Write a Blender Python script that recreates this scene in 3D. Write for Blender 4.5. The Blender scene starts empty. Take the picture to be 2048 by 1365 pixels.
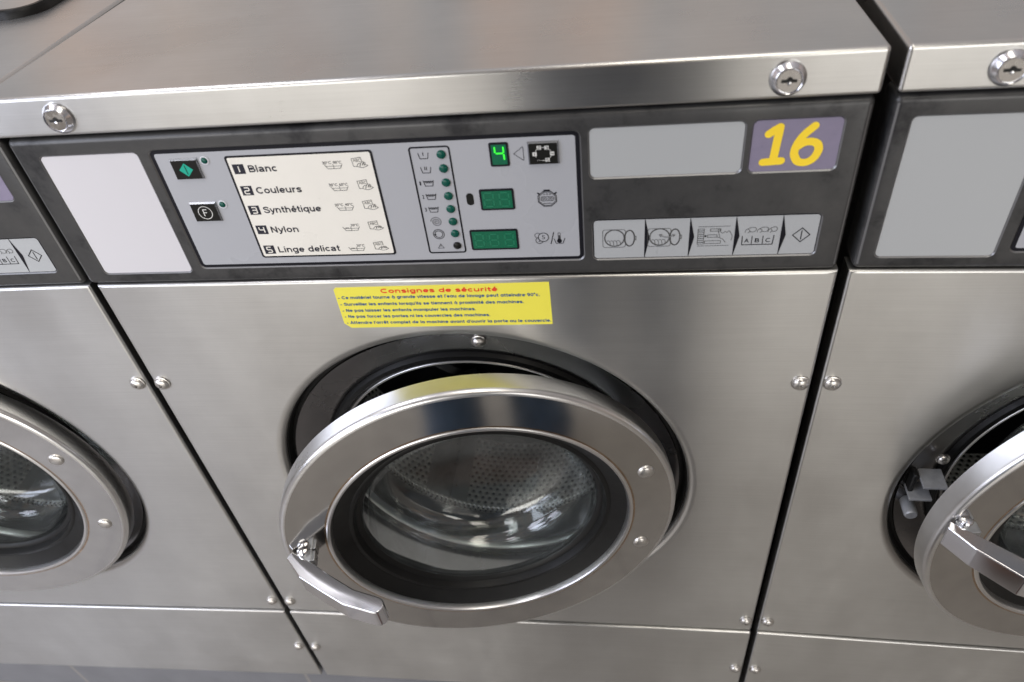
import bpy, bmesh, math, random
from mathutils import Vector, Matrix

# ------------------------------------------------------------------ camera, world, lights, exposure
S = bpy.context.scene
COL = S.collection
PI = math.pi
random.seed(7)

cam_d = bpy.data.cameras.new('camera')
cam = bpy.data.objects.new('camera', cam_d)
COL.objects.link(cam)
S.camera = cam
RIGHT = Vector((0.99052963, 0.0967076, -0.09746128))
DOWN = Vector((-0.00793909, -0.66831594, -0.74383518))
FWD = Vector((-0.13706944, 0.73756453, -0.66121897))
LOC = Vector((0.151128, -0.51143012, 0.99986456))
M = Matrix((RIGHT, -DOWN, -FWD)).transposed().to_4x4()
M.translation = LOC
cam.matrix_world = M
cam_d.sensor_width = 36
cam_d.lens = 25.7779
cam_d.clip_start = 0.01
cam_d.clip_end = 100
cam_d.dof.use_dof = True
cam_d.dof.focus_distance = 0.72
cam_d.dof.aperture_fstop = 5.6

world = bpy.data.worlds.new('World')
S.world = world
world.use_nodes = True
wt = world.node_tree
wt.nodes.clear()


def nd(tree, kind, **kw):
    n = tree.nodes.new(kind)
    for k, v in kw.items():
        if k.startswith('_'):
            setattr(n, k[1:], v)
        else:
            n.inputs[k.replace('__', ' ')].default_value = v
    return n


def ramp(tree, stops, interp='LINEAR'):
    n = tree.nodes.new('ShaderNodeValToRGB')
    n.color_ramp.interpolation = interp
    e = n.color_ramp.elements
    while len(e) < len(stops):
        e.new(0.5)
    for i, (p, c) in enumerate(stops):
        e[i].position = p
        e[i].color = (*c, 1)
    return n


WORLD_STRENGTH = 0.9
tc = nd(wt, 'ShaderNodeTexCoord')
sep = nd(wt, 'ShaderNodeSeparateXYZ')
wt.links.new(tc.outputs['Generated'], sep.inputs[0])
mr = nd(wt, 'ShaderNodeMapRange')
mr.inputs[1].default_value = -1
mr.inputs[2].default_value = 1
wt.links.new(sep.outputs[2], mr.inputs[0])
wr = ramp(wt, [(0.0, (0.16, 0.145, 0.13)), (0.42, (0.24, 0.22, 0.195)), (0.5, (0.70, 0.66, 0.60)),
               (0.62, (0.50, 0.48, 0.47)), (0.8, (0.44, 0.43, 0.425)), (1.0, (0.75, 0.75, 0.78))])
wt.links.new(mr.outputs[0], wr.inputs[0])
# soft warm and cool patches, the things standing about the laundrette
wm = nd(wt, 'ShaderNodeMapping')
wm.inputs['Scale'].default_value = (4.6, 4.6, 0.7)
wt.links.new(tc.outputs['Generated'], wm.inputs[0])
wn = nd(wt, 'ShaderNodeTexNoise', Scale=2.3, Detail=3.0)
wt.links.new(wm.outputs[0], wn.inputs['Vector'])
wc = ramp(wt, [(0.36, (0.50, 0.58, 0.70)), (0.46, (0.86, 0.90, 0.96)), (0.53, (1.02, 0.99, 0.96)), (0.62, (1.55, 1.12, 0.90))])
wt.links.new(wn.outputs[0], wc.inputs[0])
wx = nd(wt, 'ShaderNodeMix', _data_type='RGBA', _blend_type='MULTIPLY')
wx.inputs[0].default_value = 1.0
wt.links.new(wr.outputs[0], wx.inputs[6])
wt.links.new(wc.outputs[0], wx.inputs[7])
# world made brighter behind the machines, dimmer in front to darken the near floor
fy = nd(wt, 'ShaderNodeMapRange')
for i_, v_ in enumerate((-0.7, 0.5, 0.50, 1.15)):
    fy.inputs[i_ + 1].default_value = v_
wt.links.new(sep.outputs[1], fy.inputs[0])
fm = nd(wt, 'ShaderNodeMath', _operation='MULTIPLY')
fm.inputs[1].default_value = WORLD_STRENGTH
wt.links.new(fy.outputs[0], fm.inputs[0])
wb = nd(wt, 'ShaderNodeBackground')
wt.links.new(fm.outputs[0], wb.inputs[1])
wt.links.new(wx.outputs[2], wb.inputs[0])
wo = nd(wt, 'ShaderNodeOutputWorld')
wt.links.new(wb.outputs[0], wo.inputs[0])


def area(name, loc, target, sx, sy, power, color):
    d = bpy.data.lights.new(name, 'AREA')
    d.shape = 'RECTANGLE'
    d.size, d.size_y = sx, sy
    d.energy = power
    d.color = color
    o = bpy.data.objects.new(name, d)
    COL.objects.link(o)
    o.location = loc
    o.rotation_euler = (Vector(target) - Vector(loc)).to_track_quat('-Z', 'Y').to_euler()
    return o


area('window_and_fill_light', (-2.3, -1.5, 1.35), (-0.3, 0.0, 0.5), 1.5, 1.7, 48, (0.79, 0.84, 1.0))
area('window_and_fill_light', (-0.2, -4.0, 0.95), (-0.2, 0.0, 0.1), 5.6, 1.8, 138, (1.0, 0.975, 0.93))  # unseen front light, added to brighten the far floor and lid fronts
area('ceiling_light', (0.5, -0.9, 2.35), (0.3, -0.5, 0.0), 0.5, 1.5, 12, (1.0, 0.94, 0.82))
area('ceiling_light', (-1.0, -0.4, 2.35), (-0.8, -0.3, 0.0), 1.2, 0.4, 12, (0.97, 0.96, 1.0))

S.view_settings.view_transform = 'Standard'
S.view_settings.look = 'None'
S.view_settings.exposure = 0.0
S.view_settings.gamma = 1.0
S.render.engine = 'CYCLES'
S.cycles.use_denoising = True
S.cycles.max_bounces = 10
S.cycles.transparent_max_bounces = 16
S.cycles.glossy_bounces = 6
S.cycles.sample_clamp_indirect = 6.0
S.cycles.caustics_refractive = False

# ------------------------------------------------------------------ materials
MATS = {}


def new_mat(name):
    m = bpy.data.materials.new(name)
    m.use_nodes = True
    t = m.node_tree
    t.nodes.clear()
    o = t.nodes.new('ShaderNodeOutputMaterial')
    b = t.nodes.new('ShaderNodeBsdfPrincipled')
    t.links.new(b.outputs[0], o.inputs[0])
    MATS[name] = m
    return m, t, b


def coords(t, scale=(1, 1, 1)):
    tcn = t.nodes.new('ShaderNodeTexCoord')
    mp = t.nodes.new('ShaderNodeMapping')
    mp.inputs['Scale'].default_value = scale
    t.links.new(tcn.outputs['Object'], mp.inputs[0])
    return mp.outputs[0]


def noise(t, vec, scale, detail=2.0, rough=0.5):
    n = nd(t, 'ShaderNodeTexNoise', Scale=scale, Detail=detail, Roughness=rough)
    t.links.new(vec, n.inputs['Vector'])
    return n.outputs[0]


def maprange(t, val, a, b, c, d):
    n = t.nodes.new('ShaderNodeMapRange')
    for i, v in enumerate((a, b, c, d)):
        n.inputs[i + 1].default_value = v
    t.links.new(val, n.inputs[0])
    return n.outputs[0]


def math2(t, op, a, b=None):
    n = t.nodes.new('ShaderNodeMath')
    n.operation = op
    for i, v in enumerate((a, b)):
        if v is None:
            continue
        if isinstance(v, (int, float)):
            n.inputs[i].default_value = v
        else:
            t.links.new(v, n.inputs[i])
    return n.outputs[0]


def steel(name, col=(0.60, 0.595, 0.58), rough=(0.28, 0.36), grain=(6, 6, 1400), aniso=0.75, wavy=0.0006, dirt=0.07):
    m, t, b = new_mat(name)
    b.inputs['Metallic'].default_value = 1.0
    g = noise(t, coords(t, grain), 1.0, 2.0)
    br = noise(t, coords(t, (9, 640, 640)), 1.0, 3.0, 0.7) if aniso else g
    sm = noise(t, coords(t, (7, 7, 5)), 1.0, 4.0, 0.6)
    fine = noise(t, coords(t, (60, 60, 60)), 1.0, 3.0, 0.6)
    mix = math2(t, 'ADD', math2(t, 'MULTIPLY', g, 0.12), math2(t, 'MULTIPLY', sm, 0.88))
    smear = maprange(t, noise(t, coords(t, (13, 13, 24)), 1.0, 5.0, 0.7), 0.56, 0.75, 0.0, 0.025)
    t.links.new(math2(t, 'ADD', maprange(t, mix, 0.3, 0.7, rough[0], rough[1]), smear), b.inputs['Roughness'])
    drip = noise(t, coords(t, (11, 11, 1.1)), 1.0, 4.0, 0.65)     # wiped and dripped down the sheet
    f = math2(t, 'ADD', math2(t, 'ADD', math2(t, 'MULTIPLY', sm, 0.35), math2(t, 'MULTIPLY', drip, 0.45)), math2(t, 'MULTIPLY', fine, 0.2))
    cr = ramp(t, [(0.3, tuple(c * (1 - dirt) for c in col)), (0.7, tuple(min(1, c * (1 + dirt * 0.6)) for c in col))])
    t.links.new(f, cr.inputs[0])
    gm = t.nodes.new('ShaderNodeMix')
    gm.data_type = 'RGBA'
    gm.blend_type = 'MULTIPLY'
    gm.inputs[0].default_value = 1.0
    t.links.new(cr.outputs[0], gm.inputs[6])
    gr = ramp(t, [(0.25, (0.90, 0.90, 0.90)), (0.75, (1.0, 1.0, 1.0))])
    t.links.new(br, gr.inputs[0])
    t.links.new(gr.outputs[0], gm.inputs[7])
    t.links.new(gm.outputs[2], b.inputs['Base Color'])
    if aniso:
        b.inputs['Anisotropic'].default_value = aniso
        tv = t.nodes.new('ShaderNodeCombineXYZ')
        tv.inputs[0].default_value = 1.0
        t.links.new(tv.outputs[0], b.inputs['Tangent'])
        b.inputs['Anisotropic Rotation'].default_value = 0.25   # brushed along x: reflections smear across the grain
    wave = noise(t, coords(t, (1.6, 1.6, 2.0)), 1.0, 1.0)
    h = math2(t, 'ADD', math2(t, 'MULTIPLY', g, 0.0), math2(t, 'MULTIPLY', wave, wavy))
    bp = t.nodes.new('ShaderNodeBump')
    bp.inputs['Strength'].default_value = 1.0
    bp.inputs['Distance'].default_value = 1.0
    t.links.new(h, bp.inputs['Height'])
    t.links.new(bp.outputs[0], b.inputs['Normal'])
    return m


def plain(name, col, rough=0.5, metal=0.0, spec=0.5, var=0.0, vscale=30.0, emit=None, coat=0.0):
    m, t, b = new_mat(name)
    b.inputs['Base Color'].default_value = (*col, 1)
    b.inputs['Roughness'].default_value = rough
    b.inputs['Metallic'].default_value = metal
    b.inputs['Specular IOR Level'].default_value = spec
    b.inputs['Coat Weight'].default_value = coat
    if var:
        n = noise(t, coords(t), vscale, 4.0, 0.6)
        cr = ramp(t, [(0.3, tuple(c * (1 - var) for c in col)), (0.7, tuple(min(1, c * (1 + var)) for c in col))])
        t.links.new(n, cr.inputs[0])
        t.links.new(cr.outputs[0], b.inputs['Base Color'])
        t.links.new(maprange(t, n, 0.3, 0.7, max(0.03, rough - 0.08), rough + 0.08), b.inputs['Roughness'])
    if emit:
        b.inputs['Emission Color'].default_value = (*emit[:3], 1)
        b.inputs['Emission Strength'].default_value = emit[3]
    return m


steel('brushed_steel')
steel('lid_steel', rough=(0.25, 0.33), aniso=0.75, dirt=0.07)
steel('door_steel', col=(0.56, 0.55, 0.53), rough=(0.095, 0.135), grain=(40, 40, 40), aniso=0.0, dirt=0.04)
steel('rim_steel', col=(0.72, 0.715, 0.71), rough=(0.26, 0.33), grain=(40, 40, 40), aniso=0.0, dirt=0.04)
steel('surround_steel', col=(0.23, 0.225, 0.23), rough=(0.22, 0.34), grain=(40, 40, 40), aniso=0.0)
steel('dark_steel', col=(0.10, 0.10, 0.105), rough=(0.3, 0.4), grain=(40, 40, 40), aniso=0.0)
plain('chrome', (0.74, 0.74, 0.76), 0.13, 1.0, var=0.04, vscale=60)
plain('handle_chrome', (0.76, 0.76, 0.79), 0.11, 1.0)
plain('lock_chrome', (0.70, 0.70, 0.73), 0.20, 1.0)
plain('brown_steel', (0.42, 0.31, 0.22), 0.22, 1.0, var=0.25, vscale=70)
plain('ledge_bright', (0.20, 0.20, 0.205), 0.38, 0.7)  # lighter than the fascia to paint the glint on the window ledges
plain('lock_face', (0.52, 0.50, 0.48), 0.25, 1.0, var=0.05, vscale=150)
plain('screw_steel', (0.58, 0.56, 0.535), 0.34, 1.0, var=0.06, vscale=200)
plain('latch_zinc', (0.36, 0.37, 0.385), 0.36, 0.35, var=0.15, vscale=90)
plain('zinc', (0.60, 0.62, 0.64), 0.34, 1.0, var=0.10, vscale=90)
plain('rubber', (0.005, 0.005, 0.005), 0.45, 0.0, 0.25, var=0.15, vscale=60)
plain('black_gap', (0.006, 0.006, 0.006), 0.8)
plain('ink', (0.006, 0.006, 0.010), 0.5, spec=0.2)
plain('dark_ink', (0.022, 0.022, 0.034), 0.5, spec=0.25)
plain('line_ink', (0.06, 0.06, 0.06), 0.45)
plain('card_cream', (0.80, 0.775, 0.71), 0.33, var=0.02, vscale=25)
plain('film_grey', (0.385, 0.395, 0.425), 0.30, var=0.012, vscale=6)
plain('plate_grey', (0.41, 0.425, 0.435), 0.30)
plain('plate_white', (0.60, 0.59, 0.62), 0.28)
plain('strip_grey', (0.40, 0.415, 0.43), 0.32, var=0.02, vscale=30)
plain('number_purple', (0.225, 0.20, 0.285), 0.35, var=0.05, vscale=120)
plain('number_yellow', (0.98, 0.70, 0.035), 0.4)
plain('sticker_yellow', (0.84, 0.76, 0.085), 0.38, var=0.02, vscale=40)
plain('sticker_red', (0.80, 0.05, 0.02), 0.4)
plain('sticker_blue', (0.035, 0.11, 0.27), 0.4)
plain('button_black', (0.007, 0.007, 0.006), 0.35, spec=0.25)
plain('button_frame', (0.30, 0.31, 0.33), 0.25, 0.8)
plain('button_green', (0.0, 0.36, 0.25), 0.4)
plain('print_white', (0.70, 0.70, 0.68), 0.5)
plain('led_green', (0.0, 0.070, 0.050), 0.25, spec=0.35)
plain('led_ring', (0.62, 0.64, 0.68), 0.3)
plain('display_green', (0.0, 0.115, 0.055), 0.2, spec=0.35)
plain('segment_dim', (0.004, 0.165, 0.082), 0.3)
plain('segment_lit', (0.0, 0.3, 0.02), 0.4, emit=(0.05, 1.0, 0.04, 1.1))
plain('keyhole_black', (0.004, 0.004, 0.004), 0.6)
plain('jeans', (0.050, 0.090, 0.155), 0.85, var=0.35, vscale=40)
plain('skin', (0.42, 0.20, 0.12), 0.5, var=0.06, vscale=15)
plain('shirt', (0.05, 0.055, 0.07), 0.85, var=0.15, vscale=20)
plain('hair', (0.03, 0.02, 0.015), 0.6)
plain('shoe', (0.13, 0.055, 0.028), 0.6)
plain('camera_black', (0.012, 0.012, 0.012), 0.45)

# fascia: dark coated metal with smudges
m, t, b = new_mat('fascia_grey')
n1 = noise(t, coords(t), 9.0, 5.0, 0.65)
n2 = noise(t, coords(t), 38.0, 4.0, 0.7)
ff = math2(t, 'ADD', math2(t, 'MULTIPLY', n1, 0.65), math2(t, 'MULTIPLY', n2, 0.35))
cr = ramp(t, [(0.39, (0.026, 0.026, 0.028)), (0.48, (0.068, 0.068, 0.069)), (0.68, (0.096, 0.095, 0.094))])
t.links.new(ff, cr.inputs[0])
t.links.new(cr.outputs[0], b.inputs['Base Color'])
b.inputs['Metallic'].default_value = 0.55
t.links.new(maprange(t, ff, 0.3, 0.7, 0.46, 0.32), b.inputs['Roughness'])

# drum: perforated steel (hexagonal lattice of dark holes on the unrolled cylinder)
m, t, b = new_mat('drum_steel')
b.inputs['Metallic'].default_value = 0.45
b.inputs['Roughness'].default_value = 0.36
tcn = t.nodes.new('ShaderNodeTexCoord')
sx = t.nodes.new('ShaderNodeSeparateXYZ')
t.links.new(tcn.outputs['Object'], sx.inputs[0])
ang = math2(t, 'ARCTAN2', sx.outputs[0], math2(t, 'MULTIPLY', sx.outputs[2], -1.0))
PIT = 0.0104
uu = math2(t, 'DIVIDE', math2(t, 'MULTIPLY', ang, 0.25), PIT)
vv = math2(t, 'DIVIDE', sx.outputs[1], PIT * 1.732)


def lattice(off):
    fu = math2(t, 'SUBTRACT', math2(t, 'FRACT', math2(t, 'ADD', uu, off)), 0.5)
    fv = math2(t, 'MULTIPLY', math2(t, 'SUBTRACT', math2(t, 'FRACT', math2(t, 'ADD', vv, off)), 0.5), 1.732)
    return math2(t, 'SQRT', math2(t, 'ADD', math2(t, 'MULTIPLY', fu, fu), math2(t, 'MULTIPLY', fv, fv)))


dist = math2(t, 'MINIMUM', lattice(0.0), lattice(0.5))
hole = maprange(t, dist, 0.20, 0.27, 0.0, 1.0)
cr = ramp(t, [(0.0, (0.025, 0.025, 0.025)), (1.0, (0.82, 0.81, 0.79))])
t.links.new(hole, cr.inputs[0])
t.links.new(cr.outputs[0], b.inputs['Base Color'])
bp = t.nodes.new('ShaderNodeBump')
bp.inputs['Distance'].default_value = 0.004
t.links.new(maprange(t, dist, 0.2, 0.42, 0.0, 1.0), bp.inputs['Height'])
t.links.new(bp.outputs[0], b.inputs['Normal'])

# door glass: thin walls that let light through and mirror by Fresnel
m = bpy.data.materials.new('door_glass')
m.use_nodes = True
t = m.node_tree
t.nodes.clear()
MATS['door_glass'] = m
o = t.nodes.new('ShaderNodeOutputMaterial')
mx = t.nodes.new('ShaderNodeMixShader')
tr = t.nodes.new('ShaderNodeBsdfTransparent')
tr.inputs[0].default_value = (0.93, 0.955, 0.945, 1)
gl = t.nodes.new('ShaderNodeBsdfGlossy')
gl.inputs['Roughness'].default_value = 0.07
sc = noise(t, coords(t, (14, 14, 14)), 1.0, 4.0, 0.7)
lw = t.nodes.new('ShaderNodeLayerWeight')
lw.inputs[0].default_value = 0.5
fres = math2(t, 'ADD', math2(t, 'MULTIPLY', math2(t, 'POWER', lw.outputs['Facing'], 5.0), 0.9), 0.075)
t.links.new(math2(t, 'ADD', fres, maprange(t, sc, 0.45, 0.8, 0.0, 0.05)), mx.inputs[0])
df = t.nodes.new('ShaderNodeBsdfDiffuse')
df.inputs[0].default_value = (0.75, 0.78, 0.80, 1)
film = t.nodes.new('ShaderNodeMixShader')
t.links.new(maprange(t, sc, 0.3, 0.75, 0.010, 0.042), film.inputs[0])
t.links.new(tr.outputs[0], film.inputs[1])
t.links.new(df.outputs[0], film.inputs[2])
t.links.new(film.outputs[0], mx.inputs[1])
t.links.new(gl.outputs[0], mx.inputs[2])
t.links.new(mx.outputs[0], o.inputs[0])


# tiles
def tiles(name, col, grout, size, off, axes, rough, gw):
    m, t, b = new_mat(name)
    tcn = t.nodes.new('ShaderNodeTexCoord')
    s = t.nodes.new('ShaderNodeSeparateXYZ')
    t.links.new(tcn.outputs['Object'], s.inputs[0])
    lines = None
    for ax, o_ in zip(axes, off):
        f = math2(t, 'FRACT', math2(t, 'DIVIDE', math2(t, 'ADD', s.outputs[ax], o_), size))
        d = math2(t, 'ABSOLUTE', math2(t, 'SUBTRACT', f, 0.5))
        g = math2(t, 'GREATER_THAN', d, 0.5 - gw / size / 2)
        lines = g if lines is None else math2(t, 'MAXIMUM', lines, g)
    n = noise(t, coords(t), 14.0, 5.0, 0.6)
    cr = ramp(t, [(0.3, tuple(c * 0.88 for c in col)), (0.7, tuple(c * 1.1 for c in col))])
    t.links.new(n, cr.inputs[0])
    mix = t.nodes.new('ShaderNodeMix')
    mix.data_type = 'RGBA'
    t.links.new(lines, mix.inputs[0])
    t.links.new(cr.outputs[0], mix.inputs[6])
    mix.inputs[7].default_value = (*grout, 1)
    t.links.new(mix.outputs[2], b.inputs['Base Color'])
    b.inputs['Roughness'].default_value = rough


tiles('plinth_tile', (0.165, 0.168, 0.185), (0.25, 0.235, 0.22), 0.464, (0.388, ), (0, ), 0.42, 0.005)
tiles('floor_tile', (0.27, 0.25, 0.225), (0.14, 0.13, 0.12), 0.40, (0.1, 0.2), (0, 1), 0.28, 0.005)


# ------------------------------------------------------------------ geometry helpers
class MB:
    """collects faces of one mesh; every piece carries its own material"""

    def __init__(self):
        self.v, self.f, self.m, self.mats = [], [], [], []
        self.lift = 0.0

    def mi(self, mat):
        if mat not in self.mats:
            self.mats.append(mat)
        return self.mats.index(mat)

    def add(self, verts, faces, mat):
        k = len(self.v)
        i = self.mi(mat)
        self.v += [tuple(p) for p in verts]
        for f in faces:
            self.f.append(tuple(k + j for j in f))
            self.m.append(i)

    def from_bm(self, bm, mat):
        bm.verts.index_update()
        self.add([v.co.copy() for v in bm.verts], [[v.index for v in f.verts] for f in bm.faces], mat)
        bm.free()

    def box(self, x0, x1, y0, y1, z0, z1, mat, bev=0.0, seg=3):
        bm = bmesh.new()
        bmesh.ops.create_cube(bm, size=1.0)
        for v in bm.verts:
            v.co = Vector(((x0 + x1) / 2 + v.co.x * (x1 - x0), (y0 + y1) / 2 + v.co.y * (y1 - y0), (z0 + z1) / 2 + v.co.z * (z1 - z0)))
        if bev:
            bmesh.ops.bevel(bm, geom=list(bm.edges), offset=bev, segments=seg, affect='EDGES', profile=0.5)
        self.from_bm(bm, mat)

    def prism(self, pts, y0, y1, mat, bev=0.0, seg=2, back=True):
        """outline in x,z (counter-clockwise seen from the front, -y), front at y0, back at y1"""
        bm = bmesh.new()
        a = [bm.verts.new((p[0], y0, p[1])) for p in pts]
        c = [bm.verts.new((p[0], y1, p[1])) for p in pts]
        n = len(pts)
        ff = bm.faces.new(a)
        for i in range(n):
            bm.faces.new((a[i], c[i], c[(i + 1) % n], a[(i + 1) % n]))
        if back:
            bm.faces.new(c[::-1])
        bmesh.ops.recalc_face_normals(bm, faces=bm.faces)
        if bev:
            bmesh.ops.bevel(bm, geom=list(ff.edges), offset=bev, segments=seg, affect='EDGES', profile=0.5)
        self.from_bm(bm, mat)

    def plate(self, pts, y, mat):
        self.add([(p[0], y, p[1]) for p in pts], [tuple(range(len(pts)))], mat)

    def lathe(self, prof, mat, n=96, cx=0.0, cz=0.0, a0=0.0, a1=2 * PI, closed=True):
        """prof: list of (radius, y)"""
        k = len(prof)
        vs, fs = [], []
        cnt = n if closed else n + 1
        for i in range(cnt):
            a = a0 + (a1 - a0) * i / n
            for r, y in prof:
                vs.append((cx + r * math.cos(a), y, cz + r * math.sin(a)))
        for i in range(n):
            j = (i + 1) % cnt
            for q in range(k - 1):
                fs.append((i * k + q, j * k + q, j * k + q + 1, i * k + q + 1))
        self.add(vs, fs, mat)

    def disc(self, cx, cz, r, y, mat, n=20):
        self.plate([(cx + r * math.cos(2 * PI * i / n), cz + r * math.sin(2 * PI * i / n)) for i in range(n)], y, mat)

    def stroke(self, pts, w, y, mat, closed=False, caps=False):
        """flat line of width w drawn on the plane y"""
        y = y - self.lift
        self.lift = (self.lift + 0.000008) % 0.000096
        P = [Vector((p[0], p[1])) for p in pts]
        n = len(P)
        L, R = [], []
        for i in range(n):
            if closed:
                d0 = (P[i] - P[i - 1]).normalized()
                d1 = (P[(i + 1) % n] - P[i]).normalized()
            else:
                d0 = (P[i] - P[i - 1]).normalized() if i > 0 else (P[1] - P[0]).normalized()
                d1 = (P[i + 1] - P[i]).normalized() if i < n - 1 else d0
            nn = Vector((-d0.y, d0.x)) + Vector((-d1.y, d1.x))
            if nn.length < 1e-6:
                nn = Vector((-d0.y, d0.x))
            nn.normalize()
            c = max(0.45, nn.dot(Vector((-d1.y, d1.x))))
            o_ = nn * (w / 2 / c)
            L.append(P[i] + o_)
            R.append(P[i] - o_)
        vs = [(p.x, y, p.y) for p in L] + [(p.x, y, p.y) for p in R]
        fs = [(i, n + i, n + (i + 1) % n, (i + 1) % n) for i in range(n if closed else n - 1)]
        self.add(vs, fs, mat)
        if caps and not closed:
            for end, other in ((P[0], P[1]), (P[-1], P[-2])):
                d = (end - other).normalized()
                a = math.atan2(d.y, d.x)
                q = [(end.x + w / 2 * math.cos(a - PI / 2 + PI * k / 10), end.y + w / 2 * math.sin(a - PI / 2 + PI * k / 10)) for k in range(11)]
                self.plate(q, y, mat)

    def ring(self, cx, cz, r, w, y, mat, n=24, rz=None):
        rz = rz or r
        self.stroke([(cx + r * math.cos(2 * PI * i / n), cz + rz * math.sin(2 * PI * i / n)) for i in range(n)], w, y, mat, closed=True)

    def text(self, s, x0, x1, zb, cap, y, mat, bold=0.0, sizefix=None):
        """text with its baseline at zb and capital height cap, fitted between x0 and x1"""
        vs, fs, xa, xb, ch = glyphs(s, bold)
        kx = (x1 - x0) / (xb - xa)
        kz = cap / ch
        self.add([(x0 + (p[0] - xa) * kx, y, zb + p[1] * kz) for p in vs], fs, mat)

    def build(self, name, parent=None, loc=None, smooth=38, label=None):
        me = bpy.data.meshes.new(name)
        me.from_pydata(self.v, [], self.f)
        for mt in self.mats:
            me.materials.append(MATS[mt])
        me.polygons.foreach_set('material_index', self.m)
        bm = bmesh.new()
        bm.from_mesh(me)
        bmesh.ops.remove_doubles(bm, verts=bm.verts, dist=1e-7)
        lim = math.radians(smooth)
        for f in bm.faces:
            f.smooth = True
        for e in bm.edges:
            e.smooth = len(e.link_faces) == 2 and e.calc_face_angle(PI) < lim
        bm.to_mesh(me)
        bm.free()
        o = bpy.data.objects.new(name, me)
        COL.objects.link(o)
        if parent:
            o.parent = parent
        if loc:
            o.location = loc
        wn = o.modifiers.new('normals', 'WEIGHTED_NORMAL')
        wn.keep_sharp = True
        wn.weight = 80
        if label:
            o['label'] = label
        return o


_G = {}


def glyphs(s, bold=0.0):
    key = (s, bold)
    if key in _G:
        return _G[key]

    def mesh_of(txt):
        c = bpy.data.curves.new('lettering', 'FONT')
        c.body = txt
        c.size = 1.0
        c.offset = bold
        c.resolution_u = 3
        ob = bpy.data.objects.new('lettering', c)
        COL.objects.link(ob)
        bpy.context.view_layer.update()
        dg = bpy.context.evaluated_depsgraph_get()
        me = bpy.data.meshes.new_from_object(ob.evaluated_get(dg))
        vs = [(v.co.x, v.co.y) for v in me.vertices]
        fs = [tuple(p.vertices) for p in me.polygons]
        bpy.data.objects.remove(ob)
        bpy.data.curves.remove(c)
        bpy.data.meshes.remove(me)
        return vs, fs

    vs, fs = mesh_of(s)
    hv, _ = mesh_of('H')
    ch = max(p[1] for p in hv)
    xs = [p[0] for p in vs]
    _G[key] = (vs, fs, min(xs), max(xs), ch)
    return _G[key]


def spline(pts, n=8):
    out = []
    P = [Vector(p) for p in pts]
    for i in range(len(P) - 1):
        p0, p1, p2, p3 = P[max(0, i - 1)], P[i], P[i + 1], P[min(len(P) - 1, i + 2)]
        for k in range(n):
            u = k / n
            out.append(0.5 * ((2 * p1) + (p2 - p0) * u + (2 * p0 - 5 * p1 + 4 * p2 - p3) * u * u + (3 * p1 - p0 - 3 * p2 + p3) * u ** 3))
    out.append(P[-1])
    return [tuple(p) for p in out]


def arc(cx, cy, rx, ry, a0, a1, n=14):
    return [(cx + rx * math.cos(math.radians(a0 + (a1 - a0) * k / n)), cy + ry * math.sin(math.radians(a0 + (a1 - a0) * k / n))) for k in range(n + 1)]


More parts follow.
